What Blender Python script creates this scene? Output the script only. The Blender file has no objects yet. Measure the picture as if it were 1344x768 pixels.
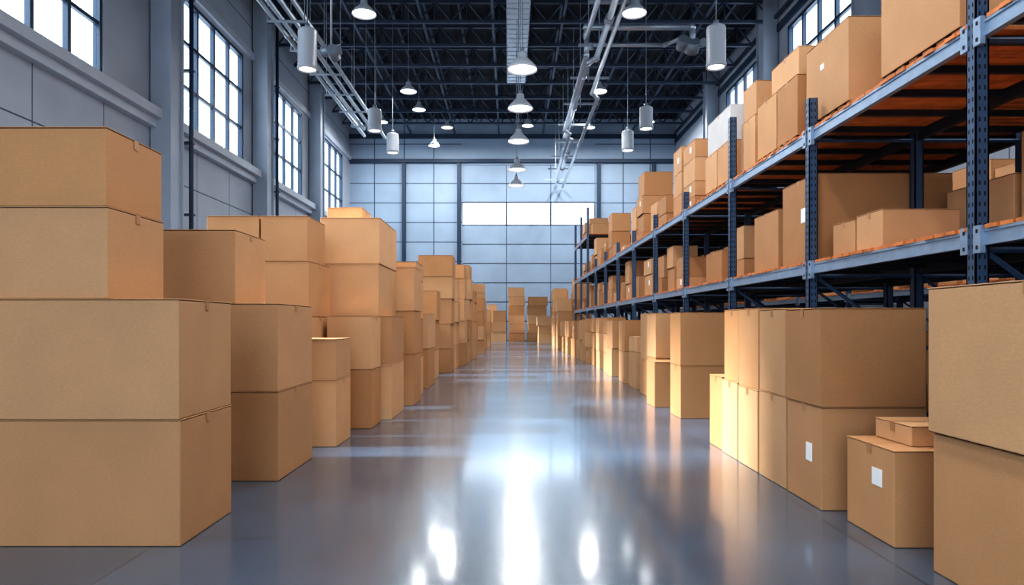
import bpy, bmesh, math, random
from mathutils import Matrix, Vector
R = random.Random(7)
S = bpy.context.scene
C = S.collection
EYE = 1.5

# ------------------------------------------------------------------ materials
def srgb(r, g, b):
    f = lambda c: (c/255/12.92) if c/255 <= .04045 else ((c/255+.055)/1.055)**2.4
    return (f(r), f(g), f(b), 1)

def mat(name, col, rough=.6, metal=0, noise=0.0, nscale=6, bump=0.0, bscale=60, spec=.5, emis=None, estr=0):
    m = bpy.data.materials.new(name); m.use_nodes = True
    nt = m.node_tree; b = nt.nodes['Principled BSDF']
    b.inputs['Base Color'].default_value = col
    b.inputs['Roughness'].default_value = rough
    b.inputs['Metallic'].default_value = metal
    b.inputs['Specular IOR Level'].default_value = spec
    if emis:
        b.inputs['Emission Color'].default_value = emis
        b.inputs['Emission Strength'].default_value = estr
    tc = nt.nodes.new('ShaderNodeTexCoord')
    if noise:
        n = nt.nodes.new('ShaderNodeTexNoise'); n.inputs['Scale'].default_value = nscale
        n.inputs['Detail'].default_value = 5
        nt.links.new(tc.outputs['Object'], n.inputs['Vector'])
        r = nt.nodes.new('ShaderNodeMapRange')
        r.inputs['From Min'].default_value = .3; r.inputs['From Max'].default_value = .7
        r.inputs['To Min'].default_value = 1-noise; r.inputs['To Max'].default_value = 1+noise
        nt.links.new(n.outputs['Fac'], r.inputs['Value'])
        v = nt.nodes.new('ShaderNodeVectorMath'); v.operation = 'SCALE'
        v.inputs[0].default_value = col[:3]
        nt.links.new(r.outputs['Result'], v.inputs['Scale'])
        nt.links.new(v.outputs['Vector'], b.inputs['Base Color'])
    if bump:
        n2 = nt.nodes.new('ShaderNodeTexNoise'); n2.inputs['Scale'].default_value = bscale
        n2.inputs['Detail'].default_value = 4
        nt.links.new(tc.outputs['Object'], n2.inputs['Vector'])
        bp = nt.nodes.new('ShaderNodeBump'); bp.inputs['Strength'].default_value = bump
        bp.inputs['Distance'].default_value = .01
        nt.links.new(n2.outputs['Fac'], bp.inputs['Height'])
        nt.links.new(bp.outputs['Normal'], b.inputs['Normal'])
    return m

def cardboard(name, col):
    m = bpy.data.materials.new(name); m.use_nodes = True
    nt = m.node_tree; b = nt.nodes['Principled BSDF']; L = nt.links.new
    b.inputs['Roughness'].default_value = .68; b.inputs['Specular IOR Level'].default_value = .3
    tc = nt.nodes.new('ShaderNodeTexCoord')
    oi = nt.nodes.new('ShaderNodeObjectInfo')
    n = nt.nodes.new('ShaderNodeTexNoise'); n.inputs['Scale'].default_value = 2.2; n.inputs['Detail'].default_value = 3
    L(tc.outputs['Object'], n.inputs['Vector'])
    mp = nt.nodes.new('ShaderNodeMapping'); mp.inputs['Scale'].default_value = (45, 45, 260)
    L(tc.outputs['Object'], mp.inputs['Vector'])
    n2 = nt.nodes.new('ShaderNodeTexNoise'); n2.inputs['Scale'].default_value = 1.0; n2.inputs['Detail'].default_value = 3
    L(mp.outputs['Vector'], n2.inputs['Vector'])
    def ma(op, a, bb):
        k = nt.nodes.new('ShaderNodeMath'); k.operation = op
        for i, q in enumerate((a, bb)):
            if isinstance(q, (int, float)): k.inputs[i].default_value = q
            else: L(q, k.inputs[i])
        return k.outputs[0]
    f = ma('ADD', ma('MULTIPLY', n.outputs['Fac'], .24), ma('MULTIPLY', n2.outputs['Fac'], .36))
    f = ma('ADD', f, ma('MULTIPLY', oi.outputs['Random'], .2))
    f = ma('ADD', f, .60)
    v = nt.nodes.new('ShaderNodeVectorMath'); v.operation = 'SCALE'; v.inputs[0].default_value = col[:3]
    L(f, v.inputs['Scale']); L(v.outputs['Vector'], b.inputs['Base Color'])
    n3 = nt.nodes.new('ShaderNodeTexNoise'); n3.inputs['Scale'].default_value = 2.0; n3.inputs['Detail'].default_value = 1
    L(tc.outputs['Object'], n3.inputs['Vector'])
    bp = nt.nodes.new('ShaderNodeBump'); bp.inputs['Strength'].default_value = .25; bp.inputs['Distance'].default_value = .02
    L(n3.outputs['Fac'], bp.inputs['Height'])
    bp2 = nt.nodes.new('ShaderNodeBump'); bp2.inputs['Strength'].default_value = .2; bp2.inputs['Distance'].default_value = .003
    L(n2.outputs['Fac'], bp2.inputs['Height']); L(bp.outputs['Normal'], bp2.inputs['Normal'])
    L(bp2.outputs['Normal'], b.inputs['Normal'])
    return m

KRAFT = [cardboard('kraft_a', srgb(197, 151, 108)), cardboard('kraft_b', srgb(189, 141, 98)),
         cardboard('kraft_c', srgb(204, 159, 116)), cardboard('kraft_d', srgb(180, 131, 87))]
WHITEBOX = cardboard('white_carton', srgb(200, 200, 200))
TAPE = mat('kraft_tape', srgb(176, 128, 84), .45)
LABEL = mat('paper_label', srgb(245, 245, 244), .6)
GAPM = mat('carton_gap', srgb(40, 24, 12), .9)
POST = mat('rack_blue_steel', srgb(64, 88, 118), .4, .3, .12, 9)
HOLE = mat('slot_dark', srgb(8, 10, 14), .9)
BEAM = mat('beam_grey_steel', srgb(140, 162, 186), .38, .35, .12, 8)
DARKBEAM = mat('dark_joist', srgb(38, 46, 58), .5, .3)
ORANGE = mat('deck_orange_wood', srgb(200, 118, 60), .6, 0, .3, 5)
CLIP = mat('clip_orange', srgb(225, 110, 30), .5)
PALLET = mat('pallet_wood', srgb(168, 118, 76), .75, 0, .25, 9, .3, 40)
WALL = mat('painted_wall', srgb(174, 185, 199), .6, 0, .07, .6, .05, 20)
BWALL = mat('panel_wall', srgb(158, 180, 203), .5, 0, .07, .5)
SEAM = mat('panel_seam', srgb(68, 85, 106), .6)
COL = mat('column_paint', srgb(170, 183, 199), .5, .1, .05, 1)
DCOL = mat('dark_column', srgb(50, 68, 90), .5, .3)
FRAME = mat('window_frame_steel', srgb(58, 75, 94), .45, .4)
SILL = mat('sill_paint', srgb(188, 199, 212), .5, 0, .04, 2)
ROOF = mat('roof_deck_dark', srgb(17, 22, 31), .8)
TRUSS = mat('truss_steel', srgb(62, 76, 96), .5, .3)
GALV = mat('galvanised', srgb(184, 196, 208), .35, .5, .1, 3)
LWHITE = mat('lamp_white_enamel', srgb(198, 205, 214), .35)
LGREY = mat('lamp_grey', srgb(136, 148, 162), .4, .3)
GLOW = mat('lamp_diffuser', (1, 1, 1, 1), .5, emis=(1, .98, .95, 1), estr=6)

def glass():
    m = bpy.data.materials.new('window_glass'); m.use_nodes = True
    nt = m.node_tree; nt.nodes.clear()
    o = nt.nodes.new('ShaderNodeOutputMaterial'); mx = nt.nodes.new('ShaderNodeMixShader')
    t = nt.nodes.new('ShaderNodeBsdfTransparent'); t.inputs[0].default_value = (.96, .98, 1, 1)
    g = nt.nodes.new('ShaderNodeBsdfGlossy'); g.inputs['Roughness'].default_value = .05
    mx.inputs[0].default_value = .06
    nt.links.new(t.outputs[0], mx.inputs[1]); nt.links.new(g.outputs[0], mx.inputs[2])
    nt.links.new(mx.outputs[0], o.inputs[0]); return m
GLASS = glass()

def floor_mat():
    m = bpy.data.materials.new('polished_concrete'); m.use_nodes = True
    nt = m.node_tree; b = nt.nodes['Principled BSDF']; L = nt.links.new
    tc = nt.nodes.new('ShaderNodeTexCoord')
    n = nt.nodes.new('ShaderNodeTexNoise'); n.inputs['Scale'].default_value = .7; n.inputs['Detail'].default_value = 4
    n.inputs['Roughness'].default_value = .5
    L(tc.outputs['Object'], n.inputs['Vector'])
    cr = nt.nodes.new('ShaderNodeValToRGB'); cr.color_ramp.interpolation = 'EASE'
    cr.color_ramp.elements[0].position = .2; cr.color_ramp.elements[0].color = srgb(48, 70, 90)
    cr.color_ramp.elements[1].position = .8; cr.color_ramp.elements[1].color = srgb(70, 94, 116)
    L(n.outputs['Fac'], cr.inputs[0])
    ns = nt.nodes.new('ShaderNodeTexNoise'); ns.inputs['Scale'].default_value = 45; ns.inputs['Detail'].default_value = 3
    L(tc.outputs['Object'], ns.inputs['Vector'])
    rs = nt.nodes.new('ShaderNodeMapRange'); rs.inputs['To Min'].default_value = .82; rs.inputs['To Max'].default_value = 1.18
    L(ns.outputs['Fac'], rs.inputs['Value'])
    br = nt.nodes.new('ShaderNodeTexBrick'); br.offset = 0
    br.inputs['Scale'].default_value = 1; br.inputs['Brick Width'].default_value = 2.4; br.inputs['Row Height'].default_value = 2.4
    br.inputs['Mortar Size'].default_value = .008; br.inputs['Mortar Smooth'].default_value = .3
    br.inputs['Color1'].default_value = (1, 1, 1, 1); br.inputs['Color2'].default_value = (.93, .93, .93, 1)
    br.inputs['Mortar'].default_value = (.4, .4, .4, 1)
    L(tc.outputs['Object'], br.inputs['Vector'])
    mx = nt.nodes.new('ShaderNodeMix'); mx.data_type = 'RGBA'; mx.blend_type = 'MULTIPLY'; mx.inputs[0].default_value = 1
    L(cr.outputs[0], mx.inputs[6]); L(br.outputs['Color'], mx.inputs[7])
    sc = nt.nodes.new('ShaderNodeVectorMath'); sc.operation = 'SCALE'
    L(mx.outputs[2], sc.inputs[0]); L(rs.outputs[0], sc.inputs['Scale']); L(sc.outputs['Vector'], b.inputs['Base Color'])
    b.inputs['Roughness'].default_value = .25
    b.inputs['Specular IOR Level'].default_value = .8
    b.inputs['Specular Tint'].default_value = (.86, .94, 1, 1)
    b.inputs['Coat Weight'].default_value = .6; b.inputs['Coat Roughness'].default_value = .1
    b.inputs['Coat Tint'].default_value = (.94, .98, 1, 1)
    return m
FLOOR = floor_mat()

# ------------------------------------------------------------------ mesh helper
class MB:
    def __init__(s): s.bm = bmesh.new(); s.mats = []
    def mi(s, m):
        if m not in s.mats: s.mats.append(m)
        return s.mats.index(m)
    def box(s, x0, x1, y0, y1, z0, z1, m, bev=0):
        r = bmesh.ops.create_cube(s.bm, size=1)
        vs = r['verts']
        for v in vs:
            v.co = Vector(((x0+x1)/2+v.co.x*(x1-x0), (y0+y1)/2+v.co.y*(y1-y0), (z0+z1)/2+v.co.z*(z1-z0)))
        fs = set(f for v in vs for f in v.link_faces)
        i = s.mi(m)
        for f in fs: f.material_index = i
        if bev:
            es = set(e for v in vs for e in v.link_edges)
            r = bmesh.ops.bevel(s.bm, geom=list(es), offset=bev, segments=2, affect='EDGES', profile=.5, clamp_overlap=True)
            for f in r['faces']: f.material_index = i
    def rod(s, a, b, rad, m, seg=8):
        a = Vector(a); b = Vector(b); d = b-a
        M = Matrix.Translation((a+b)/2) @ d.to_track_quat('Z', 'Y').to_matrix().to_4x4()
        r = bmesh.ops.create_cone(s.bm, cap_ends=True, segments=seg, radius1=rad, radius2=rad, depth=d.length, matrix=M)
        i = s.mi(m)
        for f in set(f for v in r['verts'] for f in v.link_faces):
            f.material_index = i; f.smooth = len(f.verts) == 4 and seg > 6
    def bar(s, a, b, w, m):       # square bar
        s.rod(a, b, w*.7071, m, 4)
    def lathe(s, prof, m, seg=28, cx=0, cy=0):
        i = s.mi(m); rings = []
        for r, z in prof:
            rings.append([s.bm.verts.new((cx+r*math.cos(t*2*math.pi/seg), cy+r*math.sin(t*2*math.pi/seg), z)) for t in range(seg)])
        for a, b in zip(rings, rings[1:]):
            for t in range(seg):
                f = s.bm.faces.new((a[t], a[(t+1) % seg], b[(t+1) % seg], b[t])); f.material_index = i; f.smooth = True
    def mesh(s, name):
        me = bpy.data.meshes.new(name); s.bm.to_mesh(me); s.bm.free()
        for m in s.mats: me.materials.append(m)
        return me
    def obj(s, name, loc=(0, 0, 0), parent=None, rz=0):
        return place(s.mesh(name), name, loc, parent, rz)
def place(me, name, loc=(0, 0, 0), parent=None, rz=0):
    o = bpy.data.objects.new(name, me); o.location = loc; o.rotation_euler[2] = rz
    C.objects.link(o)
    if parent: o.parent = parent
    return o
def empty(name, loc=(0, 0, 0)):
    e = bpy.data.objects.new(name, None); e.location = loc; C.objects.link(e); return e

# ------------------------------------------------------------------ cartons
def carton(mb, x0, x1, y0, y1, z0, z1, m, tape=True, labels=(), seam_x=True):
    """body + 4-flap lid with centre slit, kraft tape folded over the ends, paper labels"""
    t = .007
    mb.box(x0+.003, x1-.003, y0+.003, y1-.003, z0+.002, z1-t-.004, m, .006)
    mb.box(x0+.008, x1-.008, y0+.008, y1-.008, z0, z0+.004, GAPM)
    mb.box(x0+.009, x1-.009, y0+.009, y1-.009, z1-t-.006, z1-t, GAPM)
    if seam_x:
        ym = (y0+y1)/2
        mb.box(x0, x1, y0, ym-.002, z1-t, z1-.0006, m, .002)
        mb.box(x0, x1, ym+.002, y1, z1-t, z1-.0006, m, .002)
        if tape:
            w = .03
            mb.box(x0-.0006, x1+.0006, ym-w, ym+w, z1-.0006, z1, TAPE)
            for xs in (x0-.0008, x1-.0002):
                mb.box(xs, xs+.001, ym-w, ym+w, z1-.07, z1, TAPE)
    for (face, u, v, w, h) in labels:
        if face == 'L':
            mb.box(x0-.0015, x0+.0035, y0+u, y0+u+w, z0+v, z0+v+h, LABEL)
        else:
            mb.box(x0+u, x0+u+w, y0-.0015, y0+.0035, z0+v, z0+v+h, LABEL)

def box_obj(x0, x1, y0, y1, z0, z1, m=None, labels=(), rz=None, tape=True):
    m = m or R.choice(KRAFT)
    cx, cy = (x0+x1)/2, (y0+y1)/2
    mb = MB()
    carton(mb, x0-cx, x1-cx, y0-cy, y1-cy, 0, z1-z0, m, tape, labels)
    if rz is None: rz = math.radians(R.uniform(-.35, .35))
    return mb.obj('cardboard_box', (cx, cy, z0), rz=rz)

def column(x0, x1, y0, y1, levels, labels={}, z0=0):
    z = z0
    for i, h in enumerate(levels):
        j = R.uniform(-.006, .006)
        box_obj(x0+j, x1+j, y0, y1, z, h, labels=labels.get(i, ()))
        z = h

def stack_obj(cx, cy, w, d, z0, hs, name='cardboard_box_stack', jit=.03, shrink=0):
    mb = MB(); z = 0
    for i, h in enumerate(hs):
        ww = w*(1-shrink*i)*R.uniform(.93, 1); dd = d*R.uniform(.93, 1); jx = R.uniform(-jit, jit)
        carton(mb, jx-ww/2, jx+ww/2, -dd/2, dd/2, z, z+h, R.choice(KRAFT), tape=False,
               labels=(('L', dd*.3, h*.5, .12, .14),) if R.random() < .2 else ())
        z += h
    return mb.obj(name, (cx, cy, z0))

# ---- left row (hand placed)
box_obj(-3.95, -2.206, 4.607, 5.46, 0, .855, KRAFT[1], rz=0)
box_obj(-3.95, -2.210, 4.600, 5.46, .855, 1.669, KRAFT[0], rz=0)
box_obj(-3.98, -2.70, 4.62, 5.37, 1.669, 2.293, KRAFT[0], rz=0)
box_obj(-3.98, -2.71, 4.62, 5.36, 2.293, 2.83, KRAFT[3], rz=0)
column(-3.4, -2.19, 6.52, 7.66, [.855, 1.695])
box_obj(-3.5, -2.61, 6.53, 7.36, 1.695, 2.40)
column(-2.6, -2.09, 8.33, 9.08, [.824, 1.315])
column(-3.6, -2.66, 9.14, 10.2, [.8, 1.6, 2.34])
box_obj(-3.31, -2.68, 9.14, 10.0, 2.34, 2.94)
box_obj(-4.03, -3.33, 9.14, 9.9, 2.34, 2.94)
column(-4.3, -3.65, 9.14, 10.1, [.8, 1.6, 2.34])
column(-2.6, -1.96, 9.78, 10.5, [.848, 1.609])
column(-2.9, -1.83, 10.7, 11.9, [.87, 1.62])
box_obj(-2.95, -2.03, 10.7, 12.35, 1.62, 2.44)
box_obj(-2.95, -2.02, 10.7, 12.35, 2.44, 3.16)
box_obj(-3.0, -2.42, 11.3, 12.0, 3.16, 3.42)
column(-2.6, -1.73, 12.5, 13.5, [.944, 1.74, 2.54])
column(-2.7, -1.86, 13.8, 14.9, [.8, 1.6, 2.4, 2.75])
column(-2.6, -1.87, 15.9, 17.3, [.92, 1.73])
for (xa, ya, w, d, hs) in [(-2.4, 19, .9, 1.0, [.8, .8, .8]), (-2.25, 21.4, 1.05, 1.2, [.74, .76, .76, .67, .65]),
      (-2.1, 23.2, .8, 1.2, [.8, .75, .7, .7]), (-2.05, 25, 1.0, 1.5, [.8, .8, .8, .7, .5]),
      (-1.95, 27.6, .9, 1.6, [.85, .8, .8, .8, .55]), (-1.9, 30, .9, 1.4, [.8, .8, .8, .5]),
      (-1.95, 32.5, .9, 1.4, [.8, .8, .6]), (-1.75, 35, 1.0, 1.5, [.7, .7, .7, .7]),
      (-1.85, 38.6, 1.0, 1.6, [.8, .8, .8, .8, .5]), (-1.8, 41.5, .9, 1.4, [.8, .8, .8, .5]),
      (-1.7, 45, 1.0, 1.4, [.8, .8, .8]), (-1.9, 49, 1.2, 1.5, [.8, .8, .5])]:
    stack_obj(xa, ya, w, d, 0, hs)
for yy in (13, 15.3, 18, 21, 24.5, 28, 33, 38, 43):      # second file behind
    stack_obj(-3.75+R.uniform(-.1, .1), yy, 1.1, 1.2, 0, [.8]*R.choice([2, 3, 3]))

# ---- end of aisle
for (px0, px1, top, base) in [(646, 664, 408, 56), (667, 689, 378, 57.5), (692, 718, 390, 57), (705, 726, 416, 53.5),
                        (640, 652, 400, 58.5), (722, 738, 404, 58.3)]:
    sc = base/900; w = (px1-px0)*sc; H = EYE+(425-top)*sc; n = max(2, round(H/.75))
    stack_obj(((px0+px1)/2-668)*sc, base, w, 1.4, 0, [H/n]*n, jit=.05)
for (x, y, w, n) in [(3.35, 42, .9, 4), (3.3, 44.4, .9, 5), (3.5, 47, 1.1, 5), (4.6, 43, 1.1, 5), (3.7, 50, 1.1, 4), (4.9, 46, 1.2, 6), (5.2, 50, 1.2, 5)]:
    stack_obj(x, y, w, 1.5, 0, [.75]*n)

# ---- right row
box_obj(2.57, 3.5, 2.55, 4.16, 0, .849, KRAFT[1], rz=0)
box_obj(2.535, 3.5, 2.55, 4.155, .849, 1.717, KRAFT[2], rz=0)
box_obj(2.57, 3.25, 4.576, 5.22, 0, .65, KRAFT[1], rz=0, labels=(('L', .15, .37, .13, .12),))
box_obj(2.77, 3.2, 4.72, 5.19, .65, .795, KRAFT[2])
box_obj(2.5, 3.35, 5.49, 6.17, 0, .83, KRAFT[1], rz=0, labels=(('L', .17, .36, .11, .15),))
box_obj(2.49, 3.34, 5.48, 6.18, .83, 1.628, KRAFT[3], rz=0)
column(2.5, 3.3, 6.2, 6.86, [.84, 1.64])
column(2.5, 3.3, 6.9, 7.48, [.83, 1.66])
box_obj(2.5, 3.2, 7.52, 8.06, 0, .85)
box_obj(2.52, 3.2, 7.52, 8.04, .85, 1.66)
box_obj(2.52, 3.0, 8.12, 8.62, 0, .87)
column(2.7, 3.42, 10.8, 11.5, [.84, 1.68])
box_obj(2.6, 3.0, 12.25, 12.95, 0, .82)
column(2.78, 3.5, 13.0, 13.8, [.85, 1.7])
column(2.85, 3.5, 14.0, 14.9, [.75, 1.72])
column(2.9, 3.55, 15.6, 16.6, [.85, 1.2])
column(2.9, 3.6, 17.2, 18.1, [.8, 1.6])
y = 19.3
while y < 39:
    w = R.uniform(.55, .7); d = R.uniform(.8, 1.1)
    stack_obj(3.6-w/2-R.uniform(0, .12), y+d/2, w, d, 0, R.choice([[.85, .8], [.6, .6, .5], [.8], [.8, .8], [.7, .6]]))
    y += d+R.uniform(.15, .9)

# ------------------------------------------------------------------ pallet racks
LV = [2.29, 3.95]
FR = [2.51+3.05*k for k in range(13)]
XF, XM, XB = 3.80, 5.12, 6.45
def build_rack():
    up = MB(); bm_ = MB(); dk = MB()
    for k, fy in enumerate(FR):
        hf = {0: 7.6, 1: 7.6, 3: 5.0}.get(k, 4.32)
        if k >= 10: hf = 7.1
        for xi, x in enumerate((XF, XM, XB)):
            h = hf if xi == 0 else (3.9 if k < 10 else 5.8)
            w = .055
            up.box(x-w, x+w, fy-w, fy-w+.012, 0, h, POST)
            up.box(x-w, x-w+.012, fy-w, fy+w, 0, h, POST)
            up.box(x+w-.012, x+w, fy-w, fy+w, 0, h, POST)
            up.box(x-w, x-w+.03, fy+w-.012, fy+w, 0, h, POST)
            up.box(x+w-.03, x+w, fy+w-.012, fy+w, 0, h, POST)
            up.box(x-.09, x+.09, fy-.09, fy+.09, 0, .012, POST)
            if xi == 0 and k < 6:
                z = .15
                while z < h-.05:
                    for o in (-.022, .022):
                        up.box(x+o-.007, x+o+.007, fy-w-.001, fy-w+.002, z, z+.035, HOLE)
                        up.box(x-w-.001, x-w+.002, fy+o-.007, fy+o+.007, z, z+.035, HOLE)
                    z += .085
        for (xa, xb) in ((XF+.05, XM-.05), (XM+.05, XB-.05)):
            zs = [.3, 1.2, 2.1, 3.0, 3.8]
            for i, z in enumerate(zs):
                if i == 3: continue
                up.bar((xa, fy, z), (xb, fy, z), .035, POST)
                if i < 2:
                    a, b = (xa, xb) if i % 2 == 0 else (xb, xa)
                    up.bar((a, fy, z), (b, fy, zs[i+1]), .035, POST)
    for k in range(len(FR)-1):
        y0, y1 = FR[k]+.056, FR[k+1]-.056
        lv = LV+([5.85] if k >= 10 else [])
        for L in lv:
            t = L-.035
            for xi, x in enumerate((XF, XM, XB)):
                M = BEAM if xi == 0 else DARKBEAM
                bm_.box(x-.03, x+.03, y0, y1, t-.022, t, M)
                bm_.box(x-.02, x+.02, y0, y1, t-.11, t-.022, M)
                bm_.box(x-.03, x+.03, y0, y1, t-.13, t-.108, M)
                if xi == 0:
                    for yy in (y0, y1-.045):
                        bm_.box(x-.062, x-.02, yy-.02, yy+.065, t-.19, t+.03, BEAM)
                        bm_.box(x-.066, x-.06, yy+.01, yy+.03, t-.16, t-.13, HOLE)
                        bm_.box(x-.066, x-.06, yy+.01, yy+.03, t-.03, t, HOLE)
                    if k < 3: bm_.box(x-.068, x-.062, y0-.015, y0+.012, t+.0, t+.022, CLIP)
            n = 5
            for i in range(n):
                yy = y0+.15+(y1-y0-.3)*i/(n-1)
                bm_.box(XF+.03, XB-.03, yy-.025, yy+.025, t-.07, t-.002, DARKBEAM)
            yy = y0+.01; 
            while yy < y1-.1:
                e = R.uniform(-.015, .015)
                dk.box(XF-.035+e, XB+.03, yy, yy+.135, t, L-R.uniform(0, .004), ORANGE)
                yy += .15
    return up.mesh('uprights'), bm_.mesh('beams'), dk.mesh('decking')
meshes = build_rack()
for dx, nm in ((0, 'pallet_rack'), (5.0, 'pallet_rack')):
    e = empty(nm, (dx, 0, 0))
    for me, pn in zip(meshes, ('uprights', 'beams', 'decking')):
        place(me, pn, (0, 0, 0), e)

def pallet_mesh():
    p = MB()
    for i in range(6):
        p.box(-.5, .5, -.6+i*.216, -.6+i*.216+.12, .118, .14, PALLET)
    for x in (-.45, 0, .45):
        p.box(x-.045, x+.045, -.6, .6, .1, .118, PALLET)
        for yy in (-.53, 0, .53):
            p.box(x-.045, x+.045, yy-.07, yy+.07, .02, .1, PALLET)
        p.box(x-.05, x+.05, -.6, .6, 0, .02, PALLET)
    return p.mesh('wooden_pallet')
PM = pallet_mesh()
def pallet(cx, cy, z): place(PM, 'wooden_pallet', (cx, cy, z))

M0, U0 = LV
# mid shelf, near bays
box_obj(3.9, 5.65, 8.72, 9.78, M0, M0+1.13, KRAFT[3], rz=0, labels=(('L', .3, .55, .14, .19),))
box_obj(3.9, 4.7, 9.95, 10.9, M0, M0+.88, KRAFT[1])
box_obj(3.92, 4.74, 7.2, 7.74, M0, M0+.42, KRAFT[2])
box_obj(3.92, 4.5, 7.78, 8.3, M0, M0+.40, KRAFT[0])
box_obj(5.3, 6.3, 5.9, 7.1, M0, M0+1.2)
box_obj(5.3, 6.2, 7.2, 8.3, M0, M0+.8)
box_obj(5.3, 6.3, 3.0, 4.4, M0, M0+1.1)
# upper shelf, near bays
pallet(4.45, 6.6, U0); box_obj(3.93, 4.95, 5.98, 7.25, U0+.141, U0+.98, KRAFT[0], rz=0)
pallet(4.45, 8.5, U0); box_obj(3.93, 4.9, 7.94, 9.07, U0+.141, U0+1.12, KRAFT[0], rz=0, labels=(('L', .62, .6, .1, .07),))
pallet(4.45, 10.15, U0); box_obj(3.95, 4.75, 9.4, 10.1, U0+.141, U0+.98, KRAFT[3]); box_obj(3.95, 4.75, 10.14, 10.9, U0+.141, U0+.98)
box_obj(3.98, 4.8, 9.42, 10.4, U0+.98, U0+1.38, KRAFT[2], rz=0, labels=(('F', .2, .14, .2, .14),))
box_obj(3.98, 4.6, 11.1, 11.75, U0, U0+.95); box_obj(4.0, 4.6, 11.1, 11.7, U0+.95, U0+1.5)
pallet(4.45, 13.05, U0); box_obj(3.95, 4.8, 12.3, 13.0, U0+.141, U0+.86); box_obj(3.95, 4.8, 13.05, 13.8, U0+.141, U0+.86)
box_obj(3.97, 4.75, 12.3, 13.7, U0+.86, U0+1.5, WHITEBOX, rz=0)
# rest of the shelves
def fill(xs, z, ya, yb, nmax, hmax, maxtot, skip=.12, xoff=0):
    for x0 in xs:
        y = ya
        while y < yb-.6:
            d = R.uniform(.6, 1.15); w = R.uniform(.6, 1.0)
            # keep off the post lines
            for f in FR:
                if y < f+.1 and y+d > f-.1: y = f+.1
            if y+d > yb: break
            if R.random() > skip:
                n = R.randint(1, nmax); hs = []
                for i in range(n):
                    h = R.uniform(.3, hmax)
                    if sum(hs)+h > maxtot: break
                    hs.append(h)
                xx = x0+w/2+R.uniform(0, .12)
                if len(hs) == 1 or y < 16:
                    zz = z
                    for h in hs:
                        box_obj(xx-w/2+xoff, xx+w/2+xoff, y, y+d, zz, zz+h, labels=(('L', d*.3, h*.4, .12, .13),) if R.random() < .25 else ())
                        zz += h
                elif hs:
                    stack_obj(xx+xoff, y+d/2, w, d, z, hs)
            y += d+R.uniform(.03, .35)
fill([3.93], M0, 11.8, 39, 2, .75, 1.3)
fill([5.28], M0, 9.9, 39, 2, .7, 1.3, .3)
fill([3.95], U0, 14.9, 32.8, 4, .8, 2.5, .03)
fill([5.25], U0, 9.5, 32.8, 2, .8, 1.6, .3)
fill([3.95], U0, 33.1, 39, 2, .8, 1.6, .05)
fill([3.95], 5.85, 33.1, 39, 2, .7, 1.4, .1)
fill([3.95, 5.28], 0, 8.7, 39, 3, .7, 1.7, .15)
fill([3.95], M0, 5.7, 36, 2, .7, 1.2, .25, 5.0)
fill([3.95], U0, 5.7, 36, 2, .8, 1.6, .25, 5.0)
fill([3.95], 0, 5.7, 36, 2, .8, 1.5, .25, 5.0)

# ------------------------------------------------------------------ room shell
XL, XR, YB, Y0, ZC = -14.2, 14.9, 61.2, -14.0, 19.8
f = MB(); f.box(XL-.3, XR+.3, Y0, YB+.3, -.2, 0, FLOOR); f.obj('floor')
c = MB(); c.box(XL-.3, XR+.3, Y0, YB+.3, ZC, ZC+.2, ROOF)
x = XL+.2
while x < XR: 
    c.box(x, x+.12, Y0, YB, ZC-.05, ZC+.01, ROOF); x += .5
c.obj('ceiling')
# unseen wall behind the camera, its opening made up to limit the fill daylight
b = MB()
b.box(XL, -13, Y0-.3, Y0, 0, ZC, WALL); b.box(3, XR, Y0-.3, Y0, 0, ZC, WALL); b.box(-13, 3, Y0-.3, Y0, 12, ZC, WALL)
b.obj('wall_front')
# wins (y0,y1)
WL = [(-12.5, -7), (-5.2, 2.0), (6.2, 13.2), (17, 24), (29.7, 36.7), (40.3, 47.1), (51, 58.6)]
def sidewall(name, x0, x1, wins, zs, zt, inner, sgn):
    w = MB()
    w.box(x0, x1, Y0, YB, 0, zs, WALL); w.box(x0, x1, Y0, YB, zt, ZC, WALL)
    ys = [Y0]+[v for p in wins for v in p]+[YB]
    for a, b in zip(ys[::2], ys[1::2]): w.box(x0, x1, a, b, zs, zt, WALL)
    for z in (2.5, 5.0, 7.5, 17.8):
        w.box(min(inner, inner+sgn*.006), max(inner, inner+sgn*.006), Y0, YB, z, z+.05, SEAM)
    y = Y0+2
    while y < YB:
        w.box(min(inner, inner+sgn*.005), max(inner, inner+sgn*.005), y, y+.04, 0, zs-.6, SEAM); y += 3.6
    w.obj(name)
ZS, ZT = 10.0, 15.9
sidewall('wall_left', XL-.35, XL, WL, ZS, ZT, XL, 1)
WR = [(6.2, 13.2), (17, 24), (29.7, 36.7), (40.3, 47.1)]
sidewall('wall_right', XR, XR+.35, WR, 13.6, 17.4, XR, -1)
wn = 0
def window(xc, y0, y1, z0, z1, nc, nr, d):
    global wn; wn += 1
    w = MB(); t = .16; g = .07
    for (a, b, p, q) in ((y0, y1, z0, z0+t), (y0, y1, z1-t, z1), (y0, y0+t, z0, z1), (y1-t, y1, z0, z1)):
        w.box(xc-.12, xc+.12, a, b, p, q, FRAME)
    for i in range(1, nc):
        yy = y0+(y1-y0)*i/nc; gg = g*1.2
        w.box(xc-.09, xc+.09, yy-gg, yy+gg, z0, z1, FRAME)
    for i in range(1, nr):
        zz = z0+(z1-z0)*i/nr
        w.box(xc-.07, xc+.07, y0, y1, zz-g, zz+g, FRAME)
    w.box(xc-.01, xc+.01, y0+t, y1-t, z0+t, z1-t, GLASS)
    w.obj('window_%d' % wn)
for (a, b) in WL: window(XL-.15, a, b, ZS, ZT, 4, 3, 0)
for (a, b) in WR: window(XR+.15, a, b, 13.6, 17.4, 4, 2, 0)
t = MB()
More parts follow.
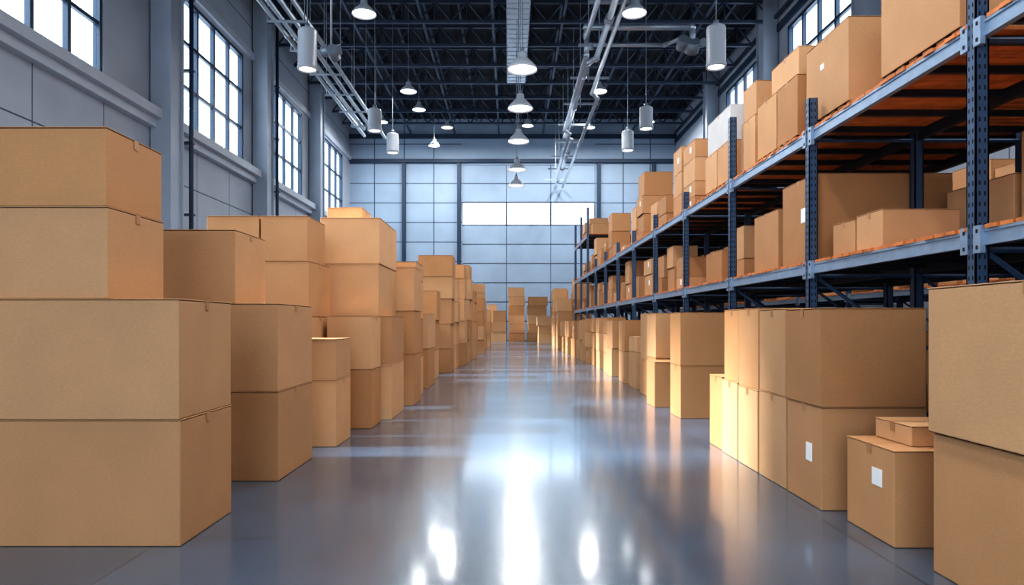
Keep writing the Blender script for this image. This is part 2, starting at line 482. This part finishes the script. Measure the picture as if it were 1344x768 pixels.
t.box(XL, XL+.55, Y0, YB-.02, ZS-.42, ZS-.05, SILL); t.box(XL, XL+.3, Y0, YB-.02, ZS-.75, ZS-.42, SILL)
t.box(XL, XL+.35, Y0, YB-.02, ZS-.05, ZS, FRAME)
t.obj('trim_1')
t = MB(); t.box(XL, XL+.18, Y0, YB-.02, ZT+.15, ZT+.5, SILL); t.obj('trim_2')
t = MB(); t.box(XR-.25, XR, Y0, YB-.02, 12.9, 13.5, SILL); t.box(XR-.12, XR, Y0, YB-.02, 17.6, 18, DCOL); t.obj('trim_3')
def colmesh(w, d, m):
    p = MB()
    p.box(-d/2, d/2, -w/2, -w/2+.08, 0, ZC-.1, m); p.box(-d/2, d/2, w/2-.08, w/2, 0, ZC-.1, m)
    p.box(-.06, d/2-.1, -w/2+.08, w/2-.08, 0, ZC-.1, m)
    p.box(-d/2-.05, d/2+.05, -w/2-.05, w/2+.05, 0, .06, m)
    return p.mesh('steel_column')
CM = colmesh(1.1, .8, COL)
for yy in (4.2, 15.1, 27.6, 38.4, 49.1):
    place(CM, 'steel_column', (XL+.46, yy, 0))
    o = place(CM, 'steel_column', (XR-.46, yy, 0), rz=math.pi)
for yy in (28.6, 39.2):
    p = MB(); p.rod((0, 0, 0), (0, 0, ZC-.2), .09, DCOL, 12)
    for z in (3, 6, 9, 12, 15): p.box(-.5, .12, -.12, .12, z, z+.08, DCOL)
    p.obj('downpipe', (XL+.95, yy, 0))

# back wall with door
DX0, DX1, DZ = -4.2, 7.7, 15.7
b = MB()
b.box(XL, DX0, YB, YB+.3, 0, ZC, BWALL); b.box(DX1, XR, YB, YB+.3, 0, ZC, BWALL); b.box(DX0, DX1, YB, YB+.3, DZ, ZC, BWALL)
for z in [1.75*i for i in range(1, 11)]:
    for (a, c_) in ((XL, DX0), (DX1, XR)): b.box(a, c_, YB-.012, YB, z, z+.07, SEAM)
for xx in (-12, -9.35, -6.7, 10.2, 12.6): b.box(xx-.04, xx+.04, YB-.012, YB, 0, ZC, SEAM)
b.obj('wall_back')
b = MB()
b.box(XL, XR, YB-.3, YB-.02, 15.85, 16.15, DCOL); b.box(XL, XR, YB-.3, YB-.02, 18.0, 18.35, DCOL); b.obj('trim_4')
for xx in (-9.35, -4.45, 8.0, 12.9):
    p = MB(); p.box(-.16, .16, -.15, -.12, 0, 15.8, DCOL); p.box(-.16, .16, .12, .15, 0, 15.8, DCOL); p.box(-.03, .03, -.12, .12, 0, 15.8, DCOL)
    p.obj('steel_column', (xx, YB-.17, 0))
# sectional door with a glazed section
d = MB(); zs = [1.717*i for i in range(7)]+[12.35, 14.03, 15.685]
ex0, ex1 = DX0+.012, DX1-.012
for i in range(9):
    z0, z1 = zs[i], zs[i+1]
    for j in range(3):
        xa = ex0+(ex1-ex0)*j/3; xb = ex0+(ex1-ex0)*(j+1)/3
        if i == 6:
            d.box(xa, xb, YB+.05, YB+.15, z0, z0+.06, SEAM); d.box(xa, xb, YB+.05, YB+.15, z1-.06, z1, SEAM)
            d.box(xa, xa+.08, YB+.05, YB+.15, z0, z1, SEAM); d.box(xb-.08, xb, YB+.05, YB+.15, z0, z1, SEAM)
            d.box(xa+.08, xb-.08, YB+.09, YB+.11, z0+.06, z1-.06, GLASS)
        else:
            d.box(xa+.025, xb-.025, YB+.05, YB+.15, z0+.045, z1-.045, BWALL, .02)
            d.box(xa, xb, YB+.09, YB+.14, z0, z1, SEAM)
d.obj('door_1')

# roof steel
def truss_mesh():
    p = MB(); zb, zt = 18.15, 19.35
    p.box(XL+.3, XR-.3, -.09, .09, zb, zb+.16, TRUSS); p.box(XL+.3, XR-.3, -.09, .09, zt-.1, zt+.1, TRUSS)
    n = 16; w = (XR-XL-.6)/n
    for i in range(n):
        a = XL+.3+i*w
        p.bar((a, 0, zb+.1), (a+w/2, 0, zt), .08, TRUSS); p.bar((a+w/2, 0, zt), (a+w, 0, zb+.1), .08, TRUSS)
        p.bar((a+w/2, 0, zb), (a+w/2, 0, zt), .06, TRUSS)
    return p.mesh('roof_truss')
TM = truss_mesh()
yy = -10
while yy < 60:
    place(TM, 'roof_truss', (0, yy, 0)); yy += 3.2 if yy > 25 else 6.4
p = MB(); x = XL+1.6
i = 0
while x < XR:
    p.box(x-.06, x+.06, Y0, YB-.4, 19.46, 19.7, TRUSS)
    if i % 2 == 0: p.box(x-.07, x+.07, Y0, YB-.4, 18.32, 18.5, TRUSS)
    x += 1.95; i += 1
p.obj('roof_purlins')

# central ribbed duct
p = MB(); p.box(-.1, 1.05, 8, 45, 17.3, 17.7, GALV)
y = 8
while y < 45: p.box(-.14, 1.09, y, y+.08, 17.27, 17.73, GALV); y += .6
for y in range(10, 45, 6):
    for xx in (-.05, 1.0): p.rod((xx, y, 17.7), (xx, y, ZC-.07), .02, GALV, 6)
p.obj('ventilation_duct')

# pipes (right bundle)
def polypipe(p, pts, r, m=GALV):
    for a, b2 in zip(pts, pts[1:]):
        p.rod(a, b2, r, m, 10)
    for q in pts[1:-1]:
        bmesh.ops.create_uvsphere(p.bm, u_segments=10, v_segments=6, radius=r*1.25, matrix=Matrix.Translation(q))
e12 = 13.5
p = MB()
polypipe(p, [(3.95, 10, e12), (3.95, 31, e12), (3.6, 31.6, e12), (3.6, 44, e12), (4.1, 44.8, e12), (4.1, 57, e12), (4.1, 60.9, e12)], .13)
polypipe(p, [(4.35, 10, e12+.1), (4.35, 36, e12+.1), (4.75, 36.8, e12+.1), (4.75, 60.9, e12+.1)], .1)
polypipe(p, [(3.55, 12, e12), (3.25, 28.8, e12), (3.25, 28.8, e12-.7), (3.25, 40, e12-.7), (3.6, 40.8, e12-.7), (3.6, 52, e12-.7)], .1)
polypipe(p, [(3.25, 28.8, e12), (3.25, 28.8, e12+.45), (7.7, 28.8, e12+.45), (7.7, 28.8, e12-.2)], .12)
polypipe(p, [(3.6, 30, e12), (3.6, 30, e12+.2), (6.8, 30, e12+.2), (7.4, 29.2, e12+.2)], .09)
for y in range(14, 60, 4):
    p.rod((3.95, y, e12), (3.95, y, ZC-.07), .025, GALV, 6); p.box(3.05, 4.95, y-.06, y+.06, e12+.14, e12+.24, GALV)
for y in (24, 27, 33, 38, 42, 48, 53):
    p.rod((3.95 if y < 31 else 3.6 if y < 44 else 4.1, y-.2, e12), (3.95 if y < 31 else 3.6 if y < 44 else 4.1, y+.2, e12), .19, GALV, 12)
p.rod((7.7, 28.6, e12-.2), (7.7, 29, e12-.5), .3, LGREY, 14); p.rod((7.3, 28.6, e12-.1), (7.3, 29.1, e12-.3), .22, LGREY, 14); p.rod((8.1, 28.5, e12-.3), (8.1, 28.9, e12-.2), .18, LGREY, 12)
p.obj('pipework')
# left conduit tray
p = MB()
for k, (dx, dz) in enumerate(((0, 0), (.4, .1), (-.4, .1), (.8, .25))):
    polypipe(p, [(-9.3+dx, 8, 14+dz), (-9.3+dx, 30, 14+dz), (-9.3+dx, 44+k, 14+dz)], .11)
for y in range(10, 44, 3):
    p.box(-9.9, -8.3, y-.05, y+.05, 13.82, 13.89, GALV); p.rod((-9.85, y, 13.9), (-9.85, y, ZC-.07), .02, GALV, 6); p.rod((-8.35, y, 13.9), (-8.35, y, ZC-.07), .02, GALV, 6)
p.obj('conduit_run')
p = MB(); p.rod((0, 0, 0), (0, 0, 8.5), .04, GALV, 8); p.rod((-.35, 0, 0), (.35, 0, .1), .17, LGREY, 12); p.rod((.1, -.3, 0), (.1, .2, -.1), .2, LGREY, 12)
p.obj('security_camera', (-6.35, 24.5, 11.2+.0))

# ------------------------------------------------------------------ lamps
def area(name, parent, z, size, power, col=(1, .99, .98)):
    l = bpy.data.lights.new(name, 'AREA'); l.shape = 'DISK'; l.size = size; l.energy = power; l.color = col
    o = bpy.data.objects.new(name, l); o.location = (0, 0, z); C.objects.link(o); o.parent = parent
def bell(x, y, e, power, w=.96):
    s = w/.96
    root = empty('pendant_lamp', (x, y, EYE+e))
    p = MB()
    p.lathe([(.08*s, .52*s), (.13*s, .5*s), (.15*s, .34*s), (.2*s, .3*s), (.34*s, .16*s), (.45*s, .03*s), (.48*s, -.05*s), (.465*s, -.05*s), (.43*s, .03*s), (.33*s, .13*s), (.18*s, .26*s), (.0, .27*s)], LWHITE)
    top = ZC-EYE-e-.07
    if -.1 < x < 1.05: top = 17.25-EYE-e
    p.rod((0, 0, .5*s), (0, 0, .64*s), .06, LGREY, 10)
    if top > .65: p.rod((0, 0, .6*s), (0, 0, top), .018, LGREY, 6)
    p.obj('shade', (0, 0, 0), root)
    g = MB(); g.lathe([(0.0, -.04*s), (.3*s, -.035*s), (.43*s, 0)], GLOW); g.obj('diffuser', (0, 0, 0), root)
    area('bulb', root, -.07*s, .85*s, power)
def cyl(x, y, e, power, h=1.25):
    root = empty('cylinder_lamp', (x, y, EYE+e))
    p = MB(); r = .34
    p.lathe([(0, h/2), (r*.7, h/2), (r*.95, h/2-.05), (r, h/2-.12), (r, -h/2+.14), (r*1.05, -h/2+.12), (r*1.05, -h/2), (r*.9, -h/2), (r*.85, -h/2+.1), (0, -h/2+.1)], LWHITE)
    p.rod((0, 0, h/2), (0, 0, h/2+.18), .1, LGREY, 12); p.rod((0, 0, h/2), (0, 0, ZC-EYE-e-.07), .02, LGREY, 6)
    p.obj('housing', (0, 0, 0), root)
    g = MB(); g.lathe([(0, -h/2+.04), (r*.85, -h/2+.05)], GLOW); g.obj('diffuser', (0, 0, 0), root)
    area('bulb', root, -h/2-.02, .55, power)
PW = 260
for y in (4, 10.5, 16.9, 21.5, 25.4, 30, 35.5, 39.6):
    bell(.42, y, 8.25 if y == 16.9 else 8, PW if y < 20 else PW*.6)
for (x, y, e) in [(-5.6, 26.5, 12.0), (4.75, 26, 11.8), (-5.7, 38.9, 13.2), (5.1, 38.9, 13.2), (-6.3, 48, 15), (-6, 55, 14.3)]:
    bell(x, y, e, PW*.12 if y < 30 else PW*.5)
for (x, y, e) in [(-7.35, 25, 10), (-6.85, 35, 10.4), (-6.7, 39.5, 10.4), (7.4, 24.5, 9.9), (7, 35, 10.5), (6.75, 39, 10.4)]:
    cyl(x, y, e, PW*.1, 1.5 if y < 30 else 1.15)
for (x, y) in [(-6, 4), (6.5, 4), (-6, 12), (6.5, 12)]:  # extra unseen bells overhead, added to light the near field
    bell(x, y, 12.2, PW*1.2)
for (x, y) in [(-10, 54), (-5, 55.5), (1.5, 55), (6.5, 55.5), (11, 54)]:  # added row of bells, there only to brighten the back wall
    bell(x, y, 15.9, PW*2.3)

# ------------------------------------------------------------------ sun, sky, camera
w = bpy.data.worlds.new('sky'); S.world = w; w.use_nodes = True
bg = w.node_tree.nodes['Background']; bg.inputs[0].default_value = (.80, .90, 1, 1); bg.inputs[1].default_value = 4.1
s = bpy.data.lights.new('sun', 'SUN'); s.energy = 17; s.angle = math.radians(4); s.color = (1, .98, .96)
so = bpy.data.objects.new('sun', s); C.objects.link(so); so.location = (-30, 10, 30)
so.rotation_euler = Vector((1, .05, -.86)).to_track_quat('-Z', 'Y').to_euler()
cam = bpy.data.cameras.new('camera'); co = bpy.data.objects.new('camera', cam); C.objects.link(co)
co.location = (0, 0, EYE); co.rotation_euler = (math.pi/2, 0, 0)
cam.sensor_width = 36; cam.lens = 900/1344*36; cam.shift_x = 4/1344; cam.shift_y = 41/1344; cam.clip_end = 300
S.camera = co
S.view_settings.view_transform = 'Standard'
try: S.view_settings.look = 'Medium High Contrast'
except Exception as ex: print('look', ex)
